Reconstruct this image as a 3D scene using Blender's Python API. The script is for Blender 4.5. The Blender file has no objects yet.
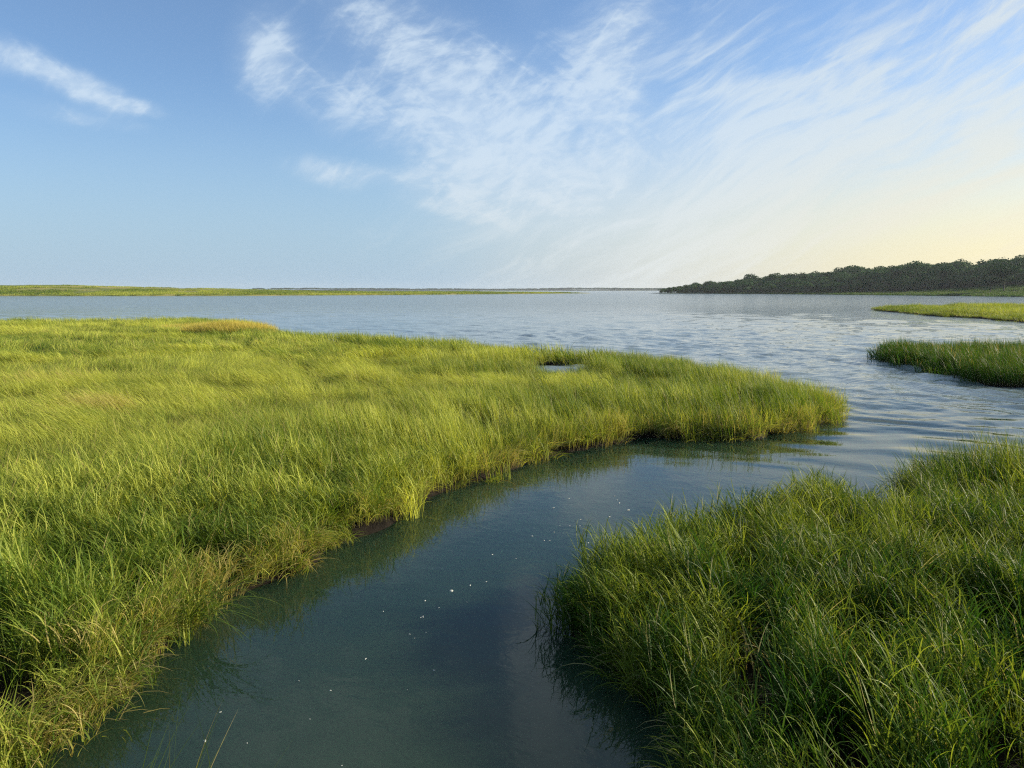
import bpy, math, random
import numpy as np
R = math.radians
rng = np.random.default_rng(7)
random.seed(7)
sc = bpy.context.scene
C = sc.collection
H_CAM = 2.8
SUN_AZ, SUN_EL = 78.0, 21.0            # degrees: to the right of straight ahead, above the horizon
SUN_DIR = np.array([math.sin(R(SUN_AZ))*math.cos(R(SUN_EL)), math.cos(R(SUN_AZ))*math.cos(R(SUN_EL)), math.sin(R(SUN_EL))])

def tag(o, label=None, cat=None, group=None, kind=None):
    if label: o['label'] = label
    if cat: o['category'] = cat
    if group: o['group'] = group
    if kind: o['kind'] = kind
    return o

# ------------------------------------------------------------------ noise
def vnoise(x, y, seed=0):
    xi = np.floor(x).astype(np.int64); yi = np.floor(y).astype(np.int64)
    fx = x-xi; fy = y-yi
    fx = fx*fx*(3-2*fx); fy = fy*fy*(3-2*fy)
    def h(a, b):
        n = (a*374761393 + b*668265263 + seed*974711) & 0xffffffff
        n = ((n ^ (n >> 13))*1274126177) & 0xffffffff
        return ((n ^ (n >> 16)) & 0xffff)/65535.0
    return (h(xi, yi)*(1-fx)+h(xi+1, yi)*fx)*(1-fy)+(h(xi, yi+1)*(1-fx)+h(xi+1, yi+1)*fx)*fy
def fbm(x, y, seed=0, oct=4):
    s = 0; a = .5; t = 0
    for i in range(oct):
        s = s+a*vnoise(x*2**i, y*2**i, seed+i*17); t += a; a *= .5
    return s/t
def sstep(a, b, x):
    t = np.clip((x-a)/(b-a), 0, 1); return t*t*(3-2*t)

# ------------------------------------------------------------------ node helpers
class NT:
    def __init__(s, tree): s.t = tree; s.n = tree.nodes; s.l = tree.links
    def node(s, typ, **kw):
        n = s.n.new(typ)
        for k, v in kw.items(): setattr(n, k, v)
        return n
    def put(s, sock, v):
        if isinstance(v, bpy.types.NodeSocket): s.l.new(v, sock)
        else: sock.default_value = v
    def m(s, op, a, b=None, c=None, clamp=False):
        n = s.node('ShaderNodeMath', operation=op, use_clamp=clamp)
        s.put(n.inputs[0], a)
        if b is not None: s.put(n.inputs[1], b)
        if c is not None: s.put(n.inputs[2], c)
        return n.outputs[0]
    def mr(s, v, a, b, c=0., d=1., smooth=True):
        n = s.node('ShaderNodeMapRange', interpolation_type='SMOOTHSTEP' if smooth else 'LINEAR')
        s.put(n.inputs[0], v)
        for i, q in enumerate((a, b, c, d)): s.put(n.inputs[1+i], q)
        return n.outputs[0]
    def mix(s, f, a, b, blend='MIX'):
        n = s.node('ShaderNodeMix', data_type='RGBA', blend_type=blend)
        s.put(n.inputs[0], f)
        for i, q in ((6, a), (7, b)):
            if isinstance(q, tuple) and len(q) == 3: q = (*q, 1)
            s.put(n.inputs[i], q)
        return n.outputs[2]
    def noise(s, vec, scale, detail=4, rough=.5, dist=0., lac=2.):
        n = s.node('ShaderNodeTexNoise')
        s.put(n.inputs['Vector'], vec); n.inputs['Scale'].default_value = scale
        n.inputs['Detail'].default_value = detail; n.inputs['Roughness'].default_value = rough
        n.inputs['Distortion'].default_value = dist; n.inputs['Lacunarity'].default_value = lac
        return n.outputs['Fac']
    def mapping(s, vec, loc=(0, 0, 0), rot=(0, 0, 0), scale=(1, 1, 1)):
        n = s.node('ShaderNodeMapping'); s.put(n.inputs[0], vec)
        n.inputs[1].default_value = loc; n.inputs[2].default_value = rot; n.inputs[3].default_value = scale
        return n.outputs[0]
    def attr(s, name, typ='GEOMETRY', out='Color'):
        n = s.node('ShaderNodeAttribute', attribute_name=name, attribute_type=typ)
        return n.outputs[out]
    def sep(s, v):
        n = s.node('ShaderNodeSeparateXYZ'); s.put(n.inputs[0], v); return n.outputs
    def comb(s, x, y, z):
        n = s.node('ShaderNodeCombineXYZ')
        for i, q in enumerate((x, y, z)): s.put(n.inputs[i], q)
        return n.outputs[0]
def material(name):
    m = bpy.data.materials.new(name); m.use_nodes = True
    m.node_tree.nodes.clear()
    t = NT(m.node_tree); out = t.node('ShaderNodeOutputMaterial')
    return m, t, out

# ------------------------------------------------------------------ world sky
def build_world():
    w = bpy.data.worlds.new("World"); sc.world = w; w.use_nodes = True
    w.node_tree.nodes.clear(); t = NT(w.node_tree)
    sky = t.node('ShaderNodeTexSky', sky_type='NISHITA')
    sky.sun_disc = False
    sky.sun_elevation = R(SUN_EL); sky.sun_rotation = R(SUN_AZ)
    sky.altitude = 0; sky.air_density = 1.0; sky.dust_density = .3; sky.ozone_density = 5.
    d = t.node('ShaderNodeTexCoord').outputs['Generated']
    x, y, z = t.sep(d)
    az = t.m('MULTIPLY', t.m('ARCTAN2', x, y), 180/math.pi)
    el = t.m('MULTIPLY', t.m('ARCSINE', z), 180/math.pi)
    # clouds live in sky angles (azimuth, elevation); wisps are sheared by high wind towards the upper right
    p = t.comb(az, el, 0.)
    wrp = t.node('ShaderNodeTexNoise'); t.put(wrp.inputs['Vector'], p); wrp.inputs['Scale'].default_value = .07; wrp.inputs['Detail'].default_value = 2
    va = t.node('ShaderNodeVectorMath', operation='SUBTRACT'); t.put(va.inputs[0], wrp.outputs['Color']); va.inputs[1].default_value = (.5, .5, .5)
    vb = t.node('ShaderNodeVectorMath', operation='SCALE'); t.put(vb.inputs[0], va.outputs[0]); vb.inputs['Scale'].default_value = 5.
    vc = t.node('ShaderNodeVectorMath', operation='ADD'); t.put(vc.inputs[0], p); t.put(vc.inputs[1], vb.outputs[0])
    pw = vc.outputs[0]
    def blob(L, v):                                       # one soft coverage mask out of ellipses in sky angles
        tot = None
        for (a0, e0, ra, re, rot, k) in L:
            mp = t.mapping(v, loc=(0, 0, 0))
            vs = t.node('ShaderNodeVectorMath', operation='SUBTRACT'); t.put(vs.inputs[0], mp); vs.inputs[1].default_value = (a0, e0, 0)
            q = t.mapping(vs.outputs[0], rot=(0, 0, -R(rot)))
            q = t.mapping(q, scale=(1/ra, 1/re, 0))
            ln = t.node('ShaderNodeVectorMath', operation='LENGTH'); t.put(ln.inputs[0], q)
            g = t.m('MULTIPLY', t.mr(ln.outputs['Value'], 0., 1.6, 1., 0.), k)
            tot = g if tot is None else t.m('ADD', tot, g)
        return tot
    cen = blob([(4, 9.0, 9, 4.2, 12, 1.0), (7.3, 16, 3.2, 5, -15, .75), (-4.5, 10, 4.5, 3.2, -25, .75), (-7, 16.5, 10, 3.6, -28, .65), (1, 14, 7, 4, 20, .45),
                (-17.8, 15.6, 2.0, 2.6, 10, .8), (-12.5, 13.2, 5.5, 2.0, -22, .6), (-32.5, 13.6, 4.5, .9, -8, .75), (-28.6, 12.7, 2.6, .8, -16, .75), (-25.8, 12.1, 1.6, .5, -6, .65), (-29.5, 11.2, 3.5, .7, -6, .4),
                (-11.3, 8.4, 4.5, .8, -10, .6), (-4, 6.0, 4, .6, -8, .4), (2.6, 29, 2.6, 7, -6, 1.3), (-14, 36, 14, 7, 40, .6),
                (24, 30, 14, 8, 25, .6), (-5, 42, 40, 14, 0, .55), (4.7, 10.7, 2.0, .9, 35, -.6)], pw)
    rgt = blob([(18, 8, 16, 6, 22, .75), (27, 12, 16, 6, 25, .6), (31.6, 9.8, 1.5, 1.2, 35, 1.1), (24, 8.8, 4, 1.0, 18, .5), (12, 4, 18, 3, 0, .5), (36, 5, 12, 4, 0, .6), (60, 14, 25, 14, 0, .6), (13, 15, 6, 4, 35, .5)], pw)
    def streak(rot, sx, sy, scale, det, rough, dist, off):
        q = t.mapping(pw, loc=(off, off*.7, 0), rot=(0, 0, -R(rot)))
        q = t.mapping(q, scale=(sx, sy, 1))
        return t.noise(q, scale, det, rough, dist)
    def ridged(n, k):
        return t.m('POWER', t.m('SUBTRACT', 1., t.m('ABSOLUTE', t.m('MULTIPLY', t.m('SUBTRACT', n, .5), 3.))), k, clamp=True)
    n_cen = streak(24, .42, 1.1, .36, 14, .68, .3, 3.)
    n_str = streak(27, .16, 1.3, .5, 13, .68, .1, 11.)
    n_fin = streak(14, .5, 1.2, 1.0, 10, .6, .3, 21.)
    f1 = ridged(streak(26, .13, 1.0, .30, 5, .5, .1, 31.), 7.)
    f2 = ridged(streak(-33, .16, 1.0, .26, 5, .5, .3, 41.), 7.)
    f3 = ridged(streak(52, .2, 1.0, .33, 5, .5, .4, 53.), 7.)
    dc = t.m('ADD', t.m('MULTIPLY', n_cen, .72), t.m('MULTIPLY', n_fin, .28))
    dc = t.m('ADD', dc, t.m('ADD', t.m('MULTIPLY', f2, .10), t.m('MULTIPLY', f3, .10)))
    cen = t.m('MAXIMUM', cen, 0.)
    dc = t.mr(t.m('ADD', dc, t.m('MULTIPLY', cen, .26)), .53, .90)
    dc = t.m('MULTIPLY', dc, t.m('MINIMUM', t.m('MULTIPLY', cen, 1.7), 1.))
    dr = t.m('ADD', t.m('MULTIPLY', n_str, .7), t.m('MULTIPLY', n_cen, .3))
    dr = t.m('ADD', dr, t.m('ADD', t.m('MULTIPLY', f1, .20), t.m('MULTIPLY', f3, .06)))
    dr = t.mr(t.m('ADD', dr, t.m('MULTIPLY', rgt, .14)), .52, .86)
    dr = t.m('MULTIPLY', dr, t.m('MINIMUM', t.m('MULTIPLY', rgt, 1.6), 1.))
    veil = t.m('ADD', t.m('MULTIPLY', cen, .20), t.m('MULTIPLY', rgt, .15))
    veil = t.m('ADD', t.m('ADD', veil, .07), t.mr(el, 21., 42., 0., .38))
    dens = t.m('MAXIMUM', t.m('MULTIPLY', t.m('MULTIPLY', dc, .74), t.mr(n_fin, .30, .62, .45, 1.)), t.m('MULTIPLY', dr, .74))
    dens = t.m('ADD', dens, t.m('MULTIPLY', veil, t.m('SUBTRACT', 1., dens)), clamp=True)
    # thin high veil glows warmer towards the sun
    dt = t.node('ShaderNodeVectorMath', operation='DOT_PRODUCT'); t.put(dt.inputs[0], d); dt.inputs[1].default_value = tuple(SUN_DIR)
    sunward = t.mr(dt.outputs['Value'], .30, 1.0)
    low = t.mr(el, 0., 13., 1., 0.)
    ccol = t.mix(sunward, (4.0, 4.75, 5.5), (4.9, 5.0, 4.5))
    ccol = t.mix(t.m('MULTIPLY', low, t.m('ADD', .25, t.m('MULTIPLY', sunward, .75))), ccol, (6.2, 5.2, 3.1))
    haz = t.mix(t.mr(dt.outputs['Value'], .05, .42), (2.15, 3.15, 4.15), (3.9, 4.05, 3.95))
    haz = t.mix(t.mr(dt.outputs['Value'], .30, .78), haz, (6.2, 5.2, 2.75))
    col = t.mix(t.mr(el, 0., 15., .90, 0.), sky.outputs[0], haz)
    col = t.mix(dens, col, ccol)
    bg = t.node('ShaderNodeBackground'); t.put(bg.inputs[0], col); bg.inputs[1].default_value = .084
    out = t.node('ShaderNodeOutputWorld'); t.l.new(bg.outputs[0], out.inputs[0])
    w.cycles.sampling_method = 'MANUAL'; w.cycles.sample_map_resolution = 512
build_world()

sun = bpy.data.objects.new('sun', bpy.data.lights.new('sun', 'SUN')); C.objects.link(sun)
sun.data.energy = 5.0; sun.data.angle = R(.6); sun.data.color = (1, .87, .66)
from mathutils import Vector
sun.rotation_euler = Vector(SUN_DIR).to_track_quat('Z', 'Y').to_euler()

cam = bpy.data.objects.new('camera', bpy.data.cameras.new('camera')); C.objects.link(cam); sc.camera = cam
cam.location = (0, 0, H_CAM); cam.rotation_euler = (R(90)-math.atan(94/740), 0, 0)
cam.data.sensor_width = 36; cam.data.lens = 740/1024*36
cam.data.clip_start = .05; cam.data.clip_end = 20000
sc.view_settings.view_transform = 'Standard'; sc.view_settings.look = 'None'
sc.view_settings.exposure = 1.0; sc.view_settings.gamma = 1
sc.render.engine = 'CYCLES'
sc.cycles.max_bounces = 6; sc.cycles.diffuse_bounces = 2; sc.cycles.glossy_bounces = 3; sc.cycles.transmission_bounces = 4
sc.cycles.transparent_max_bounces = 4; sc.cycles.volume_bounces = 0
sc.cycles.use_adaptive_sampling = True; sc.cycles.adaptive_threshold = .008
sc.cycles.use_denoising = False; sc.cycles.filter_width = 1.2
sc.cycles.sample_clamp_indirect = 1.5; sc.cycles.caustics_reflective = False; sc.cycles.caustics_refractive = False

# ------------------------------------------------------------------ outlines of the marsh (metres, water at z = 0)
LEFT = [(-3.0,-2.5),(-3.1,1.5),(-3.05,3.05),(-3.1,3.5),(-2.9,3.95),(-2.8,4.4),(-2.76,4.85),(-2.72,5.3),(-2.74,5.9),(-2.6,6.4),(-2.28,6.95),(-1.96,7.45),
        (-2.05,7.75),(-1.85,8.0),(-1.47,8.6),(-1.2,9.4),(-1.01,10.0),(-.55,10.6),(-.18,11.0),(.2,11.8),(.82,12.4),(1.5,13.1),(1.99,13.4),(2.5,13.9),
        (2.84,13.9),(3.2,13.65),(3.6,13.95),(4.1,13.65),(4.7,13.8),(5.2,14.4),(5.72,14.5),(6.3,15.3),(6.9,15.7),(7.3,16.4),(7.5,17.2),(7.5,18.6),(7.3,20),(7.2,21.3),(6.2,22.6),
        (5.9,24.5),(5.05,27),(3.4,28.5),(2.0,29.9),(.3,30.3),(-1,31.5),(-2.4,34),(-5.6,37),(-9.2,39.7),(-12.4,40.7),(-13.3,42),(-15,46),(-17.2,51),(-21.3,58),
        (-27.5,61),(-32,58.5),(-40,57.5),(-55,60),(-80,64),(-80,-6)]
POOL = [(.4,24.8),(1.0,24.3),(1.8,23.5),(2.5,23.9),(3.1,25.0),(3.3,26.6),(2.2,27.4),(.9,27.1),(.3,26.0)]
RIGHT = [(1.2,-2),(1.12,2.5),(1.08,3.6),(1.12,4.1),(1.08,4.5),(.88,4.95),(.66,5.4),(.46,5.8),(.46,6.12),(.75,6.5),(1.2,6.85),(1.6,7.2),(2.0,7.65),(2.45,8.0),(2.95,8.35),(3.7,8.9),(4.15,8.75),(4.55,8.35),(4.95,8.6),
         (5.2,9.5),(5.7,10.2),(6.4,10.55),(7.3,10.7),(9,11.2),(12,11.3),(18,12.5),(26,13),(32,10),(32,-3)]
ISLE = [(15.6,30.8),(14.6,29.4),(14.4,28.1),(14.45,26.9),(14.3,25.9),(14.1,24.4),(13.9,23.0),(13.9,22.0),(13.8,21.3),(14.5,20.4),(16,19.6),(20,19),(26,20),(30,24),(28,28.5),(22,30),(19,30.2),(16.3,31.2)]
ISLET = [(50.5,105),(48.5,97),(48,91),(46,84),(45.5,79),(46,74),(44.5,67),(44,63),(48,58),(60,55),(85,60),(100,85),(95,108),(76,112),(60,111),(54,108)]

def smooth_poly(P, n=2):
    P = np.array(P, float)
    for _ in range(n):
        Q = np.roll(P, -1, 0); P = np.stack([P*.75+Q*.25, P*.25+Q*.75], 1).reshape(-1, 2)
    return P
def sdist(P, x, y):                                      # signed distance, positive inside; P closed polygon
    x = np.asarray(x, float); y = np.asarray(y, float)
    best = np.full(x.shape, 1e9); inside = np.zeros(x.shape, bool); nx = np.zeros(x.shape); ny = np.zeros(x.shape)
    n = len(P)
    for i in range(n):
        ax, ay = P[i]; bx, by = P[(i+1) % n]
        dx, dy = bx-ax, by-ay; L = dx*dx+dy*dy+1e-12
        tt = np.clip(((x-ax)*dx+(y-ay)*dy)/L, 0, 1)
        ex = x-(ax+tt*dx); ey = y-(ay+tt*dy); d = np.hypot(ex, ey)
        m = d < best; best = np.where(m, d, best); nx = np.where(m, ex, nx); ny = np.where(m, ey, ny)
        c = ((ay > y) != (by > y)) & (x < (bx-ax)*(y-ay)/(by-ay+1e-12)+ax)
        inside ^= c
    s = np.where(inside, 1., -1.)
    k = -s/np.maximum(best, 1e-6)                        # outward unit direction
    return best*s, nx*k, ny*k
PL = {k: smooth_poly(v, 1) for k, v in dict(left=LEFT, pool=POOL, right=RIGHT, isle=ISLE, islet=ISLET).items()}
def field(name, x, y):
    d, ox, oy = sdist(PL[name], x, y)
    if name == 'left':
        e, px, py = sdist(PL['pool'], x, y)
        m = -e < d
        d = np.where(m, -e, d); ox = np.where(m, -px, ox); oy = np.where(m, -py, oy)
    return d, ox, oy
def bank_z(d, x, y, top=.13):
    w = fbm(x*1.3, y*1.3, 5)-.5
    e = d+w*.16
    return np.where(e > 0, top*sstep(0, .12, e)+.05*w+.02*(fbm(x*6, y*6, 9)-.5)*sstep(0, .2, e), e*1.6)

def mesh_obj(name, V, F, mat, parent=None, smooth=True):
    me = bpy.data.meshes.new(name); me.from_pydata([tuple(v) for v in V], [], [tuple(f) for f in F])
    if smooth: me.polygons.foreach_set('use_smooth', np.ones(len(me.polygons), bool))
    me.materials.append(mat); o = bpy.data.objects.new(name, me); C.objects.link(o)
    if parent: o.parent = parent
    return o
def fast_mesh(name, V, F4, mat, smooth=True):            # numpy quads
    me = bpy.data.meshes.new(name); V = np.asarray(V, np.float32); F4 = np.asarray(F4, np.int32)
    me.vertices.add(len(V)); me.vertices.foreach_set('co', V.ravel())
    me.loops.add(F4.size); me.loops.foreach_set('vertex_index', F4.ravel())
    me.polygons.add(len(F4)); me.polygons.foreach_set('loop_start', np.arange(0, F4.size, F4.shape[1], dtype=np.int32))
    me.update(calc_edges=True)
    if smooth: me.polygons.foreach_set('use_smooth', np.ones(len(F4), bool))
    if mat: me.materials.append(mat)
    return me
def grid_obj(name, xs, ys, zf, mat, keep=None):
    X, Y = np.meshgrid(xs, ys); Z = zf(X, Y)
    V = np.stack([X, Y, Z], -1).reshape(-1, 3); nx = len(xs); ny = len(ys)
    i = np.arange(nx*ny).reshape(ny, nx)
    F = np.stack([i[:-1, :-1], i[:-1, 1:], i[1:, 1:], i[1:, :-1]], -1).reshape(-1, 4)
    if keep is not None:
        F = F[keep(Z).reshape(-1)[F].any(1)]
    me = fast_mesh(name, V, F, mat); o = bpy.data.objects.new(name, me); C.objects.link(o); return o

# ------------------------------------------------------------------ materials
def mat_mud():
    m, t, out = material('marsh_mud')
    P = t.node('ShaderNodeNewGeometry').outputs['Position']
    n = t.noise(P, 3., 6, .6); f = t.noise(P, 40., 4, .6)
    c = t.mix(t.mr(n, .35, .65), (.004, .003, .002), (.013, .0095, .006))
    b = t.node('ShaderNodeBsdfPrincipled'); t.put(b.inputs['Base Color'], c); b.inputs['Roughness'].default_value = .75; b.inputs['Specular IOR Level'].default_value = .08
    bm = t.node('ShaderNodeBump'); t.put(bm.inputs['Height'], f); bm.inputs['Distance'].default_value = .02
    t.l.new(bm.outputs[0], b.inputs['Normal']); t.l.new(b.outputs[0], out.inputs[0]); return m
def mat_blade(name, base, bright, straw, rootcol, trans=.38, tips=None):
    m, t, out = material(name)
    br = t.attr('blade'); sp = t.node('ShaderNodeSeparateColor'); t.put(sp.inputs[0], br)
    along, rnd, dry = sp.outputs[0], sp.outputs[1], sp.outputs[2]
    ti = t.attr('tint', 'INSTANCER'); s2 = t.node('ShaderNodeSeparateColor'); t.put(s2.inputs[0], ti)
    ty, td, tb = s2.outputs[0], s2.outputs[1], s2.outputs[2]
    c = t.mix(t.m('ADD', t.m('MULTIPLY', rnd, .75), t.m('MULTIPLY', t.m('SUBTRACT', ty, .6), 1.1), clamp=True), base, bright)
    isdry = t.mr(t.m('ADD', dry, t.m('MULTIPLY', td, .9)), .80, 1.02)
    c = t.mix(t.m('MULTIPLY', isdry, .85), c, straw)
    c = t.mix(t.m('MULTIPLY', t.mr(along, .0, .34, 1., 0.), .75), c, rootcol)      # stems are straw brown at the foot
    if tips: c = t.mix(t.m('MULTIPLY', t.mr(along, .72, 1.), t.mr(rnd, .45, .6)), c, tips)
    v = t.m('ADD', .72, t.m('MULTIPLY', tb, .56))
    c = t.mix(1., c, t.comb(v, v, v), 'MULTIPLY')
    b = t.node('ShaderNodeBsdfPrincipled'); t.put(b.inputs['Base Color'], c)
    b.inputs['Roughness'].default_value = .5; b.inputs['Specular IOR Level'].default_value = .12
    tr = t.node('ShaderNodeBsdfTranslucent'); t.put(tr.inputs[0], t.mix(1., c, (1.27, 1.2, .62), 'MULTIPLY'))
    mx = t.node('ShaderNodeMixShader'); mx.inputs[0].default_value = trans
    t.l.new(b.outputs[0], mx.inputs[1]); t.l.new(tr.outputs[0], mx.inputs[2]); t.l.new(mx.outputs[0], out.inputs[0])
    return m
def mat_water():
    m, t, out = material('tidal_water')
    P = t.node('ShaderNodeNewGeometry').outputs['Position']
    x, y, z = t.sep(P)
    # wind reaches the open bay only; the creek between the banks lies calm
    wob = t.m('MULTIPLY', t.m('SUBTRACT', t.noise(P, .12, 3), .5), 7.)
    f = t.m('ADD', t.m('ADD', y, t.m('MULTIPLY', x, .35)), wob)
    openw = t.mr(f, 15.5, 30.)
    rip = t.mr(f, 11., 18.5)
    far = t.mr(y, 40., 160.)
    def chop(rot, sx, sy, sc_, det, off, dist=.3):
        q = t.mapping(P, loc=(off, off, 0), rot=(0, 0, R(rot)), scale=(1, 1, 1))
        q = t.mapping(q, scale=(sx, sy, 1)); return t.noise(q, sc_, det, .55, dist)
    big = chop(12, .30, 1., .55, 3, 3.)
    mid = chop(-14, .45, 1., 1.7, 4, 17.)
    fin = chop(8, .6, 1., 5.5, 3, 31.)
    swl = chop(-9, .22, 1., 1.15, 2, 51., .6)
    still = chop(35, .8, 1., 3.2, 4, 71.)
    h = t.m('MULTIPLY', openw, t.m('ADD', t.m('MULTIPLY', t.m('MULTIPLY', big, far), 1.0), t.m('ADD', t.m('MULTIPLY', mid, t.m('ADD', .10, t.m('MULTIPLY', far, .25))), t.m('MULTIPLY', fin, .03))))
    h = t.m('ADD', h, t.m('MULTIPLY', rip, t.m('MULTIPLY', swl, .03)))
    h = t.m('ADD', h, t.m('MULTIPLY', still, .003))
    bm = t.node('ShaderNodeBump'); t.put(bm.inputs['Height'], h); bm.inputs['Distance'].default_value = 1.; bm.inputs['Strength'].default_value = 1.
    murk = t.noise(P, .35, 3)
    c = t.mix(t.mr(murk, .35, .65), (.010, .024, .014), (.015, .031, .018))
    c = t.mix(openw, c, (.14, .18, .19))               # bay lightened: its silvery glare is put into the base colour
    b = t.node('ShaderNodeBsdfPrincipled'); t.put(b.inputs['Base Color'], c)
    b.subsurface_method = 'BURLEY'; t.put(b.inputs['Subsurface Weight'], t.m('SUBTRACT', 1., openw)); b.inputs['Subsurface Radius'].default_value = (.6, 1., .9); b.inputs['Subsurface Scale'].default_value = .4
    b.inputs['IOR'].default_value = 1.333; b.inputs['Specular IOR Level'].default_value = .5
    t.put(b.inputs['Roughness'], t.m('ADD', .02, t.m('MULTIPLY', far, .10)))
    t.l.new(bm.outputs[0], b.inputs['Normal']); t.l.new(b.outputs[0], out.inputs[0]); return m
def mat_ground(name, a, b_, s):
    m, t, out = material(name)
    P = t.node('ShaderNodeNewGeometry').outputs['Position']
    q = t.mapping(P, scale=(.5, .25, 1))
    n = t.noise(q, s, 7, .62)
    c = t.mix(t.mr(n, .36, .66), a, b_)
    b = t.node('ShaderNodeBsdfPrincipled'); t.put(b.inputs['Base Color'], c); b.inputs['Roughness'].default_value = .9; b.inputs['Specular IOR Level'].default_value = .1
    t.l.new(b.outputs[0], out.inputs[0]); return m
MUD = mat_mud()
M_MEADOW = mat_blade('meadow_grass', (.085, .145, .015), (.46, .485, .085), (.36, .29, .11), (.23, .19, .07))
M_RIGHT = mat_blade('cordgrass', (.026, .075, .008), (.27, .32, .04), (.33, .29, .13), (.06, .065, .022))  # kept dark so the right bank's shade sits in the blade colour
M_ISLE = mat_blade('isle_grass', (.03, .085, .012), (.09, .15, .02), (.26, .19, .08), (.06, .05, .02), tips=(.15, .14, .045))
M_TAN = mat_blade('dry_grass', (.36, .32, .07), (.55, .46, .12), (.50, .38, .16), (.20, .17, .06))
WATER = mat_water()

# ------------------------------------------------------------------ blades
class Proto:
    """Collects blade ribbons into numpy arrays."""
    def __init__(s): s.V = []; s.F = []; s.A = []; s.n = 0
    def blade(s, root, L, w, az, th0, th1, seg=5, dry=0., pw=1.6, twist=None, a0=0., rnd=None):
        t = np.linspace(0, 1, seg+1)
        th = th0+(th1-th0)*t**pw
        ds = L/seg
        tm = (t[:-1]+t[1:])/2; thm = th0+(th1-th0)*tm**pw
        r = np.concatenate([[0], np.cumsum(np.sin(thm))*ds]); z = np.concatenate([[0], np.cumsum(np.cos(thm))*ds])
        daz = az+(random.uniform(-.5, .5))*t
        cx = root[0]+r*np.cos(daz); cy = root[1]+r*np.sin(daz); cz = root[2]+z
        f = random.uniform(0, math.pi) if twist is None else twist
        f = f+t*random.uniform(-.8, .8)
        # width axis: mix of sideways and in-plane normal
        sx = -np.sin(daz); sy = np.cos(daz)
        nx = np.cos(th)*np.cos(daz); ny = np.cos(th)*np.sin(daz); nz = -np.sin(th)
        wx = sx*np.cos(f)+nx*np.sin(f)*.6; wy = sy*np.cos(f)+ny*np.sin(f)*.6; wz = nz*np.sin(f)*.6
        hw = w*.5*np.clip(1-t**2.2, .0, 1)*(.65+.35*np.minimum(1, t*4)); hw[-1] = w*.02
        a = np.stack([cx-wx*hw, cy-wy*hw, cz-wz*hw], 1); b = np.stack([cx+wx*hw, cy+wy*hw, cz+wz*hw], 1)
        s.V.append(np.stack([a, b], 1).reshape(-1, 3))
        i = s.n+2*np.arange(seg)
        s.F.append(np.stack([i, i+1, i+3, i+2], 1))
        rn = random.random() if rnd is None else rnd
        al = a0+(1-a0)*t
        s.A.append(np.stack([np.repeat(al, 2), np.full(2*seg+2, rn), np.full(2*seg+2, dry), np.ones(2*seg+2)], 1))
        s.n += 2*seg+2
        return np.stack([cx, cy, cz], 1)
    def arrays(s): return np.concatenate(s.V), np.concatenate(s.F), np.concatenate(s.A)

def rdisc(r):
    a = random.uniform(0, 2*math.pi); q = r*math.sqrt(random.random()); return q*math.cos(a), q*math.sin(a)
def proto_tuft(kind, lod):
    """kind: up / lie / droop; every tuft leans along +X before it is turned down the wind."""
    p = Proto()
    Rr, n, w, seg = [(.20, 44, .0095, 6), (.32, 62, .011, 4), (.55, 75, .026, 3)][lod]
    if kind == 'up':
        for _ in range(n):
            x, y = rdisc(Rr); L = random.uniform(.42, .70); az = random.gauss(0, .75)
            if lod == 0:
                rn = random.random(); st = p.blade((x, y, -.03), L*.68, w*.55, az, random.uniform(.0, .2), random.uniform(.1, .40), 5, 0, rnd=rn)
                for k in range(random.choice((2, 3, 3, 4))):
                    j = random.randint(1, 5); a2 = az+random.gauss(0, 1.2)
                    p.blade(st[j], random.uniform(.18, .36), w*random.uniform(.8, 1.25), a2, random.uniform(.15, .6), random.uniform(.7, 2.2),
                            6, 1. if random.random() < .04 else random.random()*.5, 1.5, a0=.35+j*.06, rnd=rn)
            else:
                p.blade((x, y, -.03), L, w*random.uniform(.8, 1.2), az, random.uniform(.0, .3), random.uniform(.3, 1.3), seg, 1. if random.random() < .06 else random.random()*.5, 1.5)
    elif kind == 'lie':
        for _ in range(int(n*1.5)):
            x, y = rdisc(Rr); L = random.uniform(.40, .66); az = random.gauss(0, .33)
            p.blade((x, y, -.02), L, w*.8*random.uniform(.7, 1.1), az, random.uniform(.1, .5), random.uniform(1.1, 1.75), seg, 1. if random.random() < .05 else random.random()*.5, 1.0)
    elif kind == 'droop':
        for _ in range(int(n*.8)):
            x, y = rdisc(Rr*.7); L = random.uniform(.25, .55); az = random.gauss(0, .6)
            p.blade((x, y, -.02), L, w*random.uniform(.8, 1.4), az, random.uniform(.1, .6), random.uniform(1.2, 2.6), seg, 1. if random.random() < .22 else random.random()*.5, 1.3)
    return p.arrays()

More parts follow.
